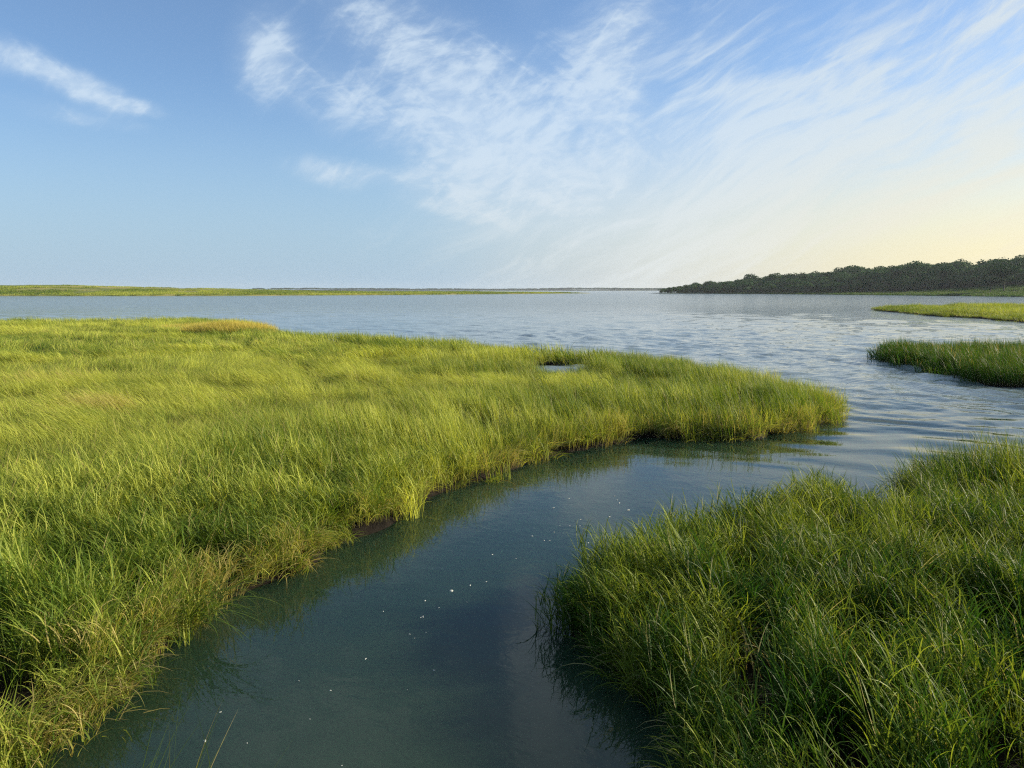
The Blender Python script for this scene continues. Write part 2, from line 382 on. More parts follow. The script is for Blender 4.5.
def scatter_stuff(name, protos, pts, pick, rot, scl, tint, mat, loc=(0, 0, 0)):
    """One object: loose points plus tagged source tufts; a geometry node tree sets the tufts on the points."""
    V = []; F = []; A = []; T = []; n = 0
    for k, (v, f, a) in enumerate(protos):
        V.append(v); F.append(f+n); A.append(a); T.append(np.full(len(v), k)); n += len(v)
    npt = len(pts)
    V.append(np.asarray(pts)); A.append(np.zeros((npt, 4))); T.append(np.full(npt, -1))
    V = np.concatenate(V); F = np.concatenate(F); A = np.concatenate(A); T = np.concatenate(T)
    me = fast_mesh(name, V, F, mat)
    N = len(V)
    ca = me.attributes.new('blade', 'FLOAT_COLOR', 'POINT'); ca.data.foreach_set('color', A.astype(np.float32).ravel())
    me.attributes.new('proto', 'INT', 'POINT').data.foreach_set('value', T.astype(np.int32))
    def full(a, fill, w):
        o = np.full((N, w) if w > 1 else N, fill, np.float32); o[n:] = a; return o
    pk = np.full(N, -1, np.int32); pk[n:] = pick
    me.attributes.new('pick', 'INT', 'POINT').data.foreach_set('value', pk)
    me.attributes.new('rot', 'FLOAT_VECTOR', 'POINT').data.foreach_set('vector', full(rot, 0, 3).ravel())
    me.attributes.new('scl', 'FLOAT_VECTOR', 'POINT').data.foreach_set('vector', full(scl, 1, 3).ravel())
    t4 = np.concatenate([tint, np.ones((npt, 1))], 1)
    me.attributes.new('tint', 'FLOAT_COLOR', 'POINT').data.foreach_set('color', full(t4, 0, 4).ravel())
    o = bpy.data.objects.new(name, me); C.objects.link(o)
    ng = bpy.data.node_groups.new(name+'_nodes', 'GeometryNodeTree')
    ng.interface.new_socket('Geometry', in_out='INPUT', socket_type='NodeSocketGeometry')
    ng.interface.new_socket('Geometry', in_out='OUTPUT', socket_type='NodeSocketGeometry')
    gi = ng.nodes.new('NodeGroupInput'); go = ng.nodes.new('NodeGroupOutput'); jn = ng.nodes.new('GeometryNodeJoinGeometry')
    def named(nm, typ):
        a = ng.nodes.new('GeometryNodeInputNamedAttribute'); a.data_type = typ; a.inputs['Name'].default_value = nm
        return a.outputs['Attribute']
    def eq(sock, k):
        c = ng.nodes.new('FunctionNodeCompare'); c.data_type = 'INT'; c.operation = 'EQUAL'
        ins = [s for s in c.inputs if s.enabled]
        ng.links.new(sock, ins[0]); ins[1].default_value = k; return c.outputs[0]
    pr = named('proto', 'INT'); pc = named('pick', 'INT'); rt = named('rot', 'FLOAT_VECTOR'); sl = named('scl', 'FLOAT_VECTOR')
    sp = ng.nodes.new('GeometryNodeSeparateGeometry'); sp.domain = 'POINT'
    ng.links.new(gi.outputs[0], sp.inputs[0]); ng.links.new(eq(pr, -1), sp.inputs[1])
    for k in range(len(protos)):
        s = ng.nodes.new('GeometryNodeSeparateGeometry'); s.domain = 'POINT'
        ng.links.new(gi.outputs[0], s.inputs[0]); ng.links.new(eq(pr, k), s.inputs[1])
        ip = ng.nodes.new('GeometryNodeInstanceOnPoints')
        ng.links.new(sp.outputs[0], ip.inputs['Points']); ng.links.new(eq(pc, k), ip.inputs['Selection'])
        ng.links.new(s.outputs[0], ip.inputs['Instance']); ng.links.new(rt, ip.inputs['Rotation']); ng.links.new(sl, ip.inputs['Scale'])
        ng.links.new(ip.outputs[0], jn.inputs[0])
    ng.links.new(jn.outputs[0], go.inputs[0])
    md = o.modifiers.new('scatter', 'NODES'); md.node_group = ng
    return o

PROTOS = {}
def get(kind, lod, v):
    k = (kind, lod, v)
    if k not in PROTOS: PROTOS[k] = proto_tuft(kind, lod)
    return PROTOS[k]
NV = 3
WIND = math.pi                                            # blades point to -X
def frustum(x, y, m):                                    # what the photo or a step beside it could see
    return (y > -.5) & (np.abs(x) < .80*y+m)

def grow(name, area, mat, bounds, style, dens=(20., 8., 3.0), lods=(10.5, 27.), margin=3.5, rim=16., rimtint=(.55, .6, .66)):
    """style(x, y, d, ox, oy) -> dict of arrays: kind (0 up,1 lie,2 droop), az, h, tint(3), keep probability"""
    x0, x1, y0, y1 = bounds
    P_, PK, RO, SC, TI = [], [], [], [], []
    kinds = ['up', 'lie', 'droop']; plist = []; index = {}
    prev = 0.
    for lod, dn in enumerate(dens):
        near = prev; farr = lods[lod] if lod < len(lods) else 1e9; prev = farr
        lim = min(farr+.5, 200)
        bx0, bx1, by0, by1 = max(x0, -lim), min(x1, lim), max(y0, -.5), min(y1, lim)
        if bx1 <= bx0 or by1 <= by0: continue
        n = int((bx1-bx0)*(by1-by0)*dn)
        x = rng.uniform(bx0, bx1, n); y = rng.uniform(by0, by1, n)
        r = np.hypot(x, y)+rng.normal(0, .05, n)*r if False else np.hypot(x, y)*(1+rng.normal(0, .06, n))
        m = (r >= near) & (r < farr) & frustum(x, y, margin)
        x, y = x[m], y[m]
        d, ox, oy = field(area, x, y)
        m = d > -.10; x, y, d, ox, oy = x[m], y[m], d[m], ox[m], oy[m]
        if not len(x): continue
        s = style(x, y, d, ox, oy, lod)
        m = rng.random(len(x)) < s['keep']
        s = {k: v[m] for k, v in s.items()}; x, y, d = x[m], y[m], d[m]
        z = bank_z(d, x, y)
        for q in range(len(x)):
            k = (kinds[int(s['kind'][q])], lod, random.randrange(NV))
            if k not in index: index[k] = len(plist); plist.append(get(*k))
            PK.append(index[k])
        P_.append(np.stack([x, y, z], 1))
        RO.append(np.stack([rng.normal(0, .06, len(x)), rng.normal(0, .06, len(x)), s['az']], 1))
        w = rng.uniform(.85, 1.15, len(x))
        SC.append(np.stack([w, w, s['h']], 1)); TI.append(s['tint'])
    # a fringe of broken, drooping blades hangs over the very edge
    if rim:
        Pg = PL[area]; Qg = np.roll(Pg, -1, 0)
        for (a, b) in zip(Pg, Qg):
            L = math.hypot(*(b-a)); cx, cy = (a+b)/2; rr = math.hypot(cx, cy)
            if rr > 34 or cy < 0 or not frustum(cx, cy, margin): continue
            lod = 0 if rr < lods[0] else 1; k = rng.poisson(L*rim*(1. if lod == 0 else .62))
            for q in range(k):
                u = rng.random(); p = a+(b-a)*u; nrm = np.array([b[1]-a[1], a[0]-b[0]])/max(L, 1e-6)
                if sdist(Pg, np.array([p[0]+nrm[0]*.05]), np.array([p[1]+nrm[1]*.05]))[0][0] > 0: nrm = -nrm
                off = rng.uniform(-.26, .0); p = p+nrm*off
                kd = 'droop' if rng.random() < .6 else 'up'
                kk = (kd, lod, random.randrange(NV))
                if kk not in index: index[kk] = len(plist); plist.append(get(*kk))
                PK.append(index[kk]); z0 = float(bank_z(np.array([-off]), p[:1], p[1:])[0])
                P_.append(np.array([[p[0], p[1], max(z0, -.08)]])); RO.append(np.array([[0, 0, math.atan2(nrm[1], nrm[0])+rng.normal(0, .6)]]))
                hh = rng.uniform(.55, 1.0); SC.append(np.array([[.8, .8, hh]]))
                TI.append(np.array([[np.clip(rng.normal(rimtint[0], .15), 0, 1), np.clip(rng.normal(rimtint[1], .16), 0, 1), np.clip(rng.normal(rimtint[2], .12), 0, 1)]]))
    return scatter_stuff(name, plist, np.concatenate(P_), np.array(PK), np.concatenate(RO), np.concatenate(SC), np.concatenate(TI), mat)

def style_left(x, y, d, ox, oy, lod):
    n = len(x)
    edge = sstep(1.3, .3, d)
    r = np.hypot(x, y)
    # the flat wind-combed hay in the middle of the left marsh, upright cordgrass round its rim and on the point
    hay = sstep(2.2, 5.0, d+1.8*(fbm(x*.35, y*.35, 21)-.5))*sstep(3., -1.5, x-.12*(y-8))
    hay = np.clip(hay, 0, 1)*sstep(4, 7, r)
    kind = np.where(rng.random(n) < hay*.92, 1, 0)
    kind = np.where((rng.random(n) < sstep(.35, .05, d)*.45), 2, kind)
    swirl = (fbm(x*.22, y*.22, 33)-.5)*5.2*hay+(fbm(x*.9, y*.9, 41)-.5)*2.0*hay
    az = WIND-.25+swirl+rng.normal(0, .28, n)
    out = np.arctan2(oy, ox)
    da = (out-az+np.pi) % (2*np.pi)-np.pi
    az = np.where(kind == 2, out+rng.normal(0, .5, n), az+da*edge*.25)
    lump = np.clip(.5+1.5*(fbm(x*.75+1.5*fbm(x*.3, y*.3, 57), y*1.1, 55)-.5), 0, 1)
    h = np.where(kind == 1, .50+1.1*lump, .70+.6*lump)
    h = np.where(kind == 2, .7+.4*rng.random(n), h)*rng.uniform(.85, 1.15, n)
    rimy = sstep(4, 1, d)*sstep(22, 14, y)*sstep(8, 12, y)
    h *= 1-.12*edge+.1*rimy
    low = ((x-1.2)**2/12+(y-20.6)**2/7) < 1
    h = np.where(low, h*.64, h)
    yel = .56+.9*(fbm(x*.25, y*.25, 61)-.5)+.45*(lump-.5)+rng.normal(0, .16, n)
    yel -= .2*sstep(3., 0., np.hypot(x+3.4, y-5.2)-.6)          # deeper green cordgrass at the near corner
    yel += .12*hay-.15*sstep(3, 7, x)
    dry = .06+.22*sstep(.7, .1, d)+.12*(fbm(x*.5, y*.5, 71)-.4)
    dry += .45*sstep(.60, .74, fbm(x*.5, y*.9, 75))*hay+.3*(rng.random(n) < .03)
    # old straw-coloured spots
    for cx, cy, rr, k in ((-8.6, 15.6, 1.1, .75), (-12.6, 20, 1.2, .25), (-3., 4.4, .55, .5)):
        dry += k*sstep(rr*1.3, rr*.4, np.hypot((x-cx), (y-cy)))
    bri = .5+.5*(lump-.5)+rng.normal(0, .1, n)
    keep = np.full(n, 1.)
    gap = fbm(x*1.6, y*1.6, 91); keep = np.where((gap < .36) & (hay < .5) & (d > .9), keep*.3, keep)
    return dict(kind=kind, az=az, h=h, tint=np.clip(np.stack([yel, dry, bri], 1), 0, 1), keep=keep)
def style_right(x, y, d, ox, oy, lod):
    n = len(x)
    edge = sstep(1.2, .15, d)
    kind = np.zeros(n, int)
    kind = np.where(rng.random(n) < edge*.45, 2, kind)
    az = WIND+.15+rng.normal(0, 1.2, n)+(fbm(x*.6, y*.6, 133)-.5)*3.0
    out = np.arctan2(oy, ox); da = (out-az+np.pi) % (2*np.pi)-np.pi
    az = az+da*edge*.7
    lump = fbm(x*.8, y*.8, 155)
    h = (.86+.45*lump)*rng.uniform(.85, 1.15, n)*(1-.15*edge)*(1+.34*np.exp(-((x-6.3)**2/1.6+(y-9.9)**2/.7)))*(1-.3*np.exp(-((x-4.6)**2+(y-8.6)**2)/.5))
    yel = .42+.8*(fbm(x*.5, y*.5, 161)-.5)+.34*sstep(5.5, 8.5, y)+rng.normal(0, .18, n)  # sunlit look of the far tops put into the colour, duller toward the camera
    dry = .03+.12*(fbm(x*.9, y*.9, 171)-.4)+.1*edge*sstep(6, 8, y)
    bri = .45+.5*(lump-.5)+rng.normal(0, .1, n)
    gap = fbm(x*1.7, y*1.7, 191); keep = np.where(gap < .38, .2, 1.)
    return dict(kind=kind, az=az, h=h, tint=np.clip(np.stack([yel, dry, bri], 1), 0, 1), keep=keep)
def style_isle(x, y, d, ox, oy, lod):
    n = len(x)
    az = WIND+.2+rng.normal(0, .4, n)
    h = (.95+.5*fbm(x*.7, y*.7, 255))*rng.uniform(.85, 1.2, n)*(1-.3*sstep(.6, 0, d))
    t = np.stack([.4+rng.normal(0, .15, n), .02+rng.random(n)*.12, .45+rng.normal(0, .12, n)], 1)
    return dict(kind=np.zeros(n, int), az=az, h=h, tint=np.clip(t, 0, 1), keep=np.ones(n))
def style_islet(x, y, d, ox, oy, lod):
    n = len(x)
    az = WIND+rng.normal(0, .5, n)
    h = (.9+.5*fbm(x*.15, y*.15, 355)+.5*(fbm(x*.06, y*.1, 356) > .5))*(1-.55*sstep(3, 0, d))
    t = np.stack([.45+.8*(fbm(x*.08, y*.12, 361)-.5)+rng.normal(0, .1, n), .05+rng.random(n)*.1, .5+rng.normal(0, .1, n)], 1)
    return dict(kind=np.where(rng.random(n) < .4, 1, 0), az=az, h=h, tint=np.clip(t, 0, 1), keep=np.ones(n))

# ------------------------------------------------------------------ the setting
def full_disc(name, rad, z, mat):
    n = 96; V = [(0, 0, z)]; rings = [30, 200, 1200, rad]
    for r in rings:
        V += [(r*math.cos(2*math.pi*i/n), r*math.sin(2*math.pi*i/n), z) for i in range(n)]
    F = [(0, 1+i, 1+(i+1) % n) for i in range(n)]
    for k in range(len(rings)-1):
        F += [(1+k*n+i, 1+(k+1)*n+i, 1+(k+1)*n+(i+1) % n, 1+k*n+(i+1) % n) for i in range(n)]
    return mesh_obj(name, V, F, mat)
def waves(x, y, res):
    g = np.random.default_rng(5); z = np.zeros(x.shape)
    calm = y+.35*x+5*(fbm(x*.09, y*.09, 3)-.5)
    op = sstep(15., 27., calm); rp = sstep(10.5, 17., calm)
    gust = .55+.9*fbm(x*.035, y*.02, 13)
    # wx, wy: slow bending of the crests so that no train runs dead straight
    bx = x+1.6*(fbm(x*.07, y*.07, 23)-.5)*4; by = y+1.6*(fbm(x*.07+9, y*.07, 29)-.5)*4
    for i in range(64):
        lam = .42*(12.)**(i/63.)                          # .55 m to 7.7 m
        a = R(g.normal(232, 34)); kx, ky = math.cos(a)*2*math.pi/lam, math.sin(a)*2*math.pi/lam
        amp = .0030*lam**.62*g.uniform(.6, 1.4)
        fade = np.clip(lam/res/2.2-1, 0, 1)
        w = np.sin(kx*bx+ky*by+g.uniform(0, 6.28))
        m = op*gust if lam > .9 else op*gust*.8
        z += amp*fade*m*(w+.4*w*w)*(1.5 if .9 < lam < 2.8 else .9)
    for i in range(9):                                    # long smooth ripples bending round the point
        lam = g.uniform(.8, 1.7); a = R(g.normal(246, 9)); kx, ky = math.cos(a)*2*math.pi/lam, math.sin(a)*2*math.pi/lam
        z += .0045*np.clip(lam/res/2.2-1, 0, 1)*rp*(1-.6*op)*np.sin(kx*bx+ky*by+g.uniform(0, 6.28))
    return z
def water():
    v = np.concatenate([np.linspace(900, 300, 70)[:-1], np.linspace(300, 6, 900)])     # depression in 1/740 rad
    d = H_CAM*740/v; d = np.concatenate([[1.0], d, [450, 700, 1200, 3000, 8000]])
    az = np.linspace(R(-47), R(47), 1300)
    D, A = np.meshgrid(d, az, indexing='ij'); X = D*np.sin(A); Y = D*np.cos(A)
    dr = np.gradient(d)[:, None]*np.ones_like(A)
    Z = waves(X, Y, np.maximum(dr*.85, D*(az[1]-az[0])))
    Z *= sstep(0, R(4), R(47)-np.abs(A))*sstep(420, 250, D)
    V = np.stack([X, Y, Z], -1).reshape(-1, 3); nr, nc = D.shape
    i = np.arange(nr*nc).reshape(nr, nc)
    F = np.stack([i[:-1, :-1], i[1:, :-1], i[1:, 1:], i[:-1, 1:]], -1).reshape(-1, 4)[:, ::-1]
    # coarse rest of the circle
    a2 = np.linspace(R(47), R(313), 60); d2 = np.array([1., 5, 30, 200, 1500, 8000]); D2, A2 = np.meshgrid(d2, a2, indexing='ij')
    V2 = np.stack([D2*np.sin(A2), D2*np.cos(A2), np.zeros_like(A2)], -1).reshape(-1, 3)
    i = np.arange(D2.size).reshape(D2.shape)+len(V)
    F2 = np.stack([i[:-1, :-1], i[1:, :-1], i[1:, 1:], i[:-1, 1:]], -1).reshape(-1, 4)[:, ::-1]
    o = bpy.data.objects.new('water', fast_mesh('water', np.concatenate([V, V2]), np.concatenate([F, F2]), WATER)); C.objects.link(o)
    tag(o, kind='structure')
water()
tag(full_disc('ground', 8000, -2.0, MUD), kind='structure')

def bank(name, area, xs, ys):
    def zf(X, Y):
        d, _, _ = field(area, X, Y); return np.maximum(bank_z(d, X, Y), -.6)
    o = grid_obj(name, xs, ys, zf, MUD, keep=lambda Z: Z > -.3); tag(o, kind='structure'); return o
bank('marsh_bank', 'left', np.arange(-14, 8.6, .11), np.arange(-2.5, 32, .11))
def far_left():
    o = grid_obj('marsh_flat', np.arange(-82, 2, .5), np.arange(-6, 66, .5),
                 lambda X, Y: np.where((X > -13.7) & (Y < 31.7), -.9, np.maximum(bank_z(field('left', X, Y)[0], X, Y)-.012, -.6)), MUD, keep=lambda Z: Z > -.3)
    tag(o, kind='structure')
far_left()
bank('creek_bank', 'right', np.arange(.2, 33, .12), np.arange(-3, 13.5, .12))
bank('islet_bank', 'isle', np.arange(12.5, 31, .2), np.arange(18, 32, .2))
bank('sand_bank', 'islet', np.arange(42, 102, .8), np.arange(53, 114, .8))

tag(grow('marsh_grass', 'left', M_MEADOW, (-62, 9, -.5, 64), style_left),
    'bright yellow-green marsh grass combed by the wind over the whole left bank', 'grass', kind='stuff')
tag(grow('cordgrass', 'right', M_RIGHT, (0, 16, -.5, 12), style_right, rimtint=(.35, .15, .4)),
    'darker green cordgrass, shade put into its colour, covering the near right bank of the creek', 'grass', kind='stuff')
tag(grow('reeds', 'isle', M_ISLE, (12, 31, 18, 33), style_isle, dens=(0, 9, 6.), rim=0),
    'dark green reeds with brownish tips on the low island at the right edge', 'reeds', kind='stuff')
tag(grow('saltmarsh_grass', 'islet', M_MEADOW, (42, 102, 53, 114), style_islet, dens=(0, 0, 2.6), margin=6, rim=0),
    'olive yellow grass on the flat islet in front of the wooded headland', 'grass', kind='stuff')

# ------------------------------------------------------------------ far shores
def ridge(name, P, widths, heights, mat, seed, step=3.):
    """A low strip of land along a line of points; profile across is a soft hump."""
    P = np.array(P, float); seg = np.hypot(*np.diff(P, axis=0).T); s = np.concatenate([[0], np.cumsum(seg)])
    n = int(s[-1]/step); u = np.linspace(0, s[-1], n)
    cx = np.interp(u, s, P[:, 0]); cy = np.interp(u, s, P[:, 1]); w = np.interp(u, s, widths); h = np.interp(u, s, heights)
    tx = np.gradient(cx); ty = np.gradient(cy); L = np.hypot(tx, ty); nx, ny = -ty/L, tx/L
    k = 17; q = np.linspace(0, 1, k)
    X = cx[:, None]+nx[:, None]*w[:, None]*q; Y = cy[:, None]+ny[:, None]*w[:, None]*q
    prof = sstep(0, .12, q)*.35+sstep(.1, .55, q)*.65-sstep(.8, 1., q)*1.0
    Z = h[:, None]*prof*(.75+.5*fbm(X*.02, Y*.02, seed))+.25*fbm(X*.2, Y*.2, seed+3)*sstep(0, .05, q)-.12
    V = np.stack([X, Y, Z], -1).reshape(-1, 3); i = np.arange(n*k).reshape(n, k)
    F = np.stack([i[:-1, :-1], i[:-1, 1:], i[1:, 1:], i[1:, :-1]], -1).reshape(-1, 4)
    me = fast_mesh(name, V, F, mat); o = bpy.data.objects.new(name, me); C.objects.link(o); return o
M_SPIT = mat_ground('far_marsh', (.10, .13, .025), (.26, .23, .07), .07)
M_HILL = mat_ground('far_hill', (.02, .035, .015), (.05, .07, .025), .05)
M_SHORE = mat_ground('shore_marsh', (.05, .09, .025), (.13, .16, .05), .06)
SPIT = np.array([(70, 640), (20, 560), (-63, 424), (-147, 352), (-200, 346), (-300, 352), (-460, 330), (-460, 520), (-300, 560), (-100, 640)], float)
def spit_z(X, Y):
    d = sdist(SPIT, X, Y)[0]+10*(fbm(X*.03, Y*.03, 401)-.5)
    return np.where(d > 0, .35*sstep(0, 2, d)+(.7+4.2*sstep(-90, -330, X))*sstep(2, 70, d)*(.7+.6*fbm(X*.02, Y*.04, 403))+.5*fbm(X*.15, Y*.1, 405)*sstep(2, 8, d), d*.2)
o = grid_obj('shore', np.arange(-460, 72, 3.), np.arange(328, 642, 3.), lambda X, Y: np.maximum(spit_z(X, Y), -.8), M_SPIT, keep=lambda Z: Z > -.7)
tag(o, kind='structure')
tag(ridge('hills', [(-1700, 2000), (-900, 2500), (-350, 2900), (300, 2900), (1050, 2700)], [400]*5, [2, 4, 5, 5.5, 4], M_HILL, 431, 20.), kind='structure')

# trees: leaf clumps spread through lobed crowns
def mat_leaf(name, a, b_):
    m, t, out = material(name)
    br = t.attr('blade'); sp = t.node('ShaderNodeSeparateColor'); t.put(sp.inputs[0], br)
    ti = t.attr('tint', 'INSTANCER'); s2 = t.node('ShaderNodeSeparateColor'); t.put(s2.inputs[0], ti)
    c = t.mix(t.m('ADD', t.m('MULTIPLY', sp.outputs[1], .35), t.m('MULTIPLY', s2.outputs[0], .65)), a, b_)
    b = t.node('ShaderNodeBsdfPrincipled'); t.put(b.inputs['Base Color'], c); b.inputs['Roughness'].default_value = .8; b.inputs['Specular IOR Level'].default_value = .05
    tr = t.node('ShaderNodeBsdfTranslucent'); t.put(tr.inputs[0], c)
    mx = t.node('ShaderNodeMixShader'); mx.inputs[0].default_value = .2
    t.l.new(b.outputs[0], mx.inputs[1]); t.l.new(tr.outputs[0], mx.inputs[2]); t.l.new(mx.outputs[0], out.inputs[0]); return m
def mat_bark():
    m, t, out = material('bark'); P = t.node('ShaderNodeNewGeometry').outputs['Position']
    c = t.mix(t.noise(t.mapping(P, scale=(1, 1, .2)), 4., 5), (.05, .04, .03), (.13, .11, .09))
    b = t.node('ShaderNodeBsdfPrincipled'); t.put(b.inputs['Base Color'], c); b.inputs['Roughness'].default_value = .9
    t.l.new(b.outputs[0], out.inputs[0]); return m
M_LEAF = mat_leaf('leaves', (.012, .046, .009), (.040, .095, .017)); M_LEAF2 = mat_leaf('pale_leaves', (.05, .075, .025), (.09, .12, .04)); BARK = mat_bark()
def crown_arrays(rx, rz, zc, nlobe, nleaf, size, seed):
    g = np.random.default_rng(seed); V = []; A = []
    lob = []
    for i in range(nlobe):
        a = g.uniform(0, 2*math.pi); q = g.uniform(.2, .62)*rx; zz = zc+g.uniform(-.5, .55)*rz
        lob.append((q*math.cos(a), q*math.sin(a), zz, g.uniform(.34, .55)*rx, g.uniform(.35, .5)*rz))
    lob.append((0, 0, zc+.35*rz, .5*rx, .55*rz))
    w = np.array([l[3]**2 for l in lob]); w /= w.sum()
    for i in range(nleaf):
        l = lob[g.choice(len(lob), p=w)]
        u = g.normal(size=3); u /= np.linalg.norm(u); rr = g.uniform(.72, 1.08)
        c = np.array(l[:3])+u*rr*np.array([l[3], l[3], l[4]])
        n_ = u+g.normal(0, .28, 3); n_ /= np.linalg.norm(n_)
        a = np.cross(n_, g.normal(size=3)); a /= np.linalg.norm(a); b = np.cross(n_, a)
        s = size*g.uniform(.6, 1.3)
        V += [c-a*s-b*s*.2, c-b*s*.8, c+a*s+b*s*.1, c+b*s*.8]
        A += [(1, g.random(), 0, 1)]*4
    V = np.array(V); F = np.arange(len(V)).reshape(-1, 4)
    return V, F, np.array(A)
def trunk_arrays(h, r, seed):
    g = random.Random(seed); V = []; F = []
    def limb(p0, p1, r0, r1, k=7, s=4):
        p0 = np.array(p0, float); p1 = np.array(p1, float); b = len(V)
        for j in range(s+1):
            c = p0+(p1-p0)*j/s+np.array([math.sin(j*1.7+seed)*.12*r0*4, math.cos(j*2.1+seed)*.12*r0*4, 0])*(0 < j)
            rr = r0+(r1-r0)*j/s
            for i in range(k): V.append((c[0]+rr*math.cos(2*math.pi*i/k), c[1]+rr*math.sin(2*math.pi*i/k), c[2]))
        for j in range(s):
            for i in range(k): F.append((b+j*k+i, b+j*k+(i+1) % k, b+(j+1)*k+(i+1) % k, b+(j+1)*k+i))
    limb((0, 0, -.8), (g.uniform(-.4, .4), g.uniform(-.4, .4), h*.62), r, r*.45)
    for i in range(5):
        a = i*1.26+g.random(); z = h*g.uniform(.32, .55)
        limb((0, 0, z), (math.cos(a)*h*.28, math.sin(a)*h*.28, z+h*.28), r*.45, r*.12)
    return V, F

# headland: a wooded hill whose shore comes nearer to the right
SH = np.array([(112, 612), (121, 598), (150, 560), (175, 526), (190, 460), (197, 420), (202, 352), (206, 300), (212, 240), (230, 190)], float)
def shore_dist(X, Y):                                    # distance inland (positive) from the shoreline
    poly = np.concatenate([SH, [(600, 150), (900, 400), (700, 800), (300, 800), (150, 660)]])
    return sdist(poly, X, Y)[0]
def hill_z(X, Y):
    d = shore_dist(X, Y)
    along = sstep(110, 330, X+.25*(600-Y))
    flat = sstep(0, 6, d)*.5+sstep(4, 45, d)*1.3
    rise = sstep(14, 110, d)*(2.8+4.6*along)
    return np.where(d > 0, flat+rise+.8*(fbm(X*.03, Y*.03, 501)-.5)*sstep(5, 30, d), d*.2)
o = grid_obj('headland', np.arange(100, 640, 4.), np.arange(160, 780, 4.), lambda X, Y: np.maximum(hill_z(X, Y), -1.), M_HILL, keep=lambda Z: Z > -.9)
tag(o, kind='structure')
def wood():
    protos = [crown_arrays(5.8, 4.4, 5.6, 9, 1500, .42, 900+i) for i in range(6)]
    n = 16000; x = rng.uniform(105, 520, n); y = rng.uniform(180, 760, n)
    d = shore_dist(x, y)
    strip = 8+62*sstep(500, 330, y)                      # open marsh in front of the trees, wider towards the right
    m = (d > strip) & (d < strip+115) & (x < .78*y+25) & (x > 122)
    x, y, d = x[m], y[m], d[m]
    keepx, keepy, idx = [], [], []
    cell = {}
    for i in range(len(x)):                              # keep crowns a few metres apart
        k = (int(x[i]//5.6), int(y[i]//5.6))
        if k in cell: continue
        cell[k] = 1; idx.append(i)
    x, y, d = x[idx], y[idx], d[idx]
    st = 8+62*sstep(500, 330, y)
    size = (.70+.45*sstep(0, 40, d-st)+rng.normal(0, .2, len(x)))*(.88+.14*sstep(600, 520, y))
    size = np.clip(size, .4, 1.7)*(.75+.25*sstep(600, 575, y))
    z = hill_z(x, y)-1.7*size
    s3 = np.stack([size*rng.uniform(.9, 1.15, len(x))]*2+[size*rng.uniform(.85, 1.15, len(x))], 1)
    rot = np.stack([np.zeros(len(x)), np.zeros(len(x)), rng.uniform(0, 6.28, len(x))], 1)
    tint = np.stack([rng.random(len(x))]*3, 1)
    o = scatter_stuff('wood', protos, np.stack([x, y, z], 1), rng.integers(0, 6, len(x)), rot, s3, tint, M_LEAF)
    tag(o, 'dense dark green wood of round-headed trees covering the right headland', 'wood', kind='stuff')
    print('wood crowns', len(x))
wood()
def tree(label, x, y, h, rx, leaf, seed, group='trees standing out of the headland wood', z=None, n=2200, size=.42):
    if z is None: z = float(hill_z(np.array([x]), np.array([y]))[0])
    e = bpy.data.objects.new('tree', None); C.objects.link(e); e.location = (x, y, z)
    tag(e, label, 'tree', group)
    rz = h*.34
    V, F, A = crown_arrays(rx, rz, h-rz*1.02, 9, n, size, seed)
    me = fast_mesh('crown', V, F, leaf); me.attributes.new('blade', 'FLOAT_COLOR', 'POINT').data.foreach_set('color', A.astype(np.float32).ravel())
    c = bpy.data.objects.new('crown', me); C.objects.link(c); c.parent = e
    V, F = trunk_arrays(h, .34, seed); mesh_obj('trunk', V, F, BARK, e)
tree('tallest dark domed tree above the middle of the headland ridge', 248, 427, 13.5, 9, M_LEAF, 1)
tree('big round tree on the headland skyline at the right edge', 232, 352, 13.5, 7.5, M_LEAF, 2)
tree('pale green bushy tree low in front of the dark headland wood', 226, 352, 8.6, 6, M_LEAF2, 3)
tree('small round tree on the ridge left of the tallest headland tree', 222, 470, 10.5, 5.2, M_LEAF, 4)


def far_wood():
    protos = [crown_arrays(9, 5, 4.5, 7, 200, 1.8, 950+i) for i in range(4)]
    n = 900; u = rng.random(n)
    x = -900+2100*u; y = 2560+360*np.sin((x+900)/2300*math.pi)+rng.uniform(0, 250, n)
    s = rng.uniform(.5, 1.3, n)*(.5+.9*fbm(x*.006, y*.0, 611))
    pts = np.stack([x, y, np.full(n, 3.)+4*fbm(x*.004, y*0, 613)], 1)
    o = scatter_stuff('woodland', protos, pts, rng.integers(0, 4, n), np.stack([np.zeros(n)]*2+[rng.uniform(0, 6, n)], 1), np.stack([s*1.6, s*1.6, s*.45], 1), np.stack([rng.random(n)]*3, 1), M_LEAF)
    tag(o, 'hazy blue-grey line of far-off woods along the horizon', 'woodland', kind='stuff')
far_wood()

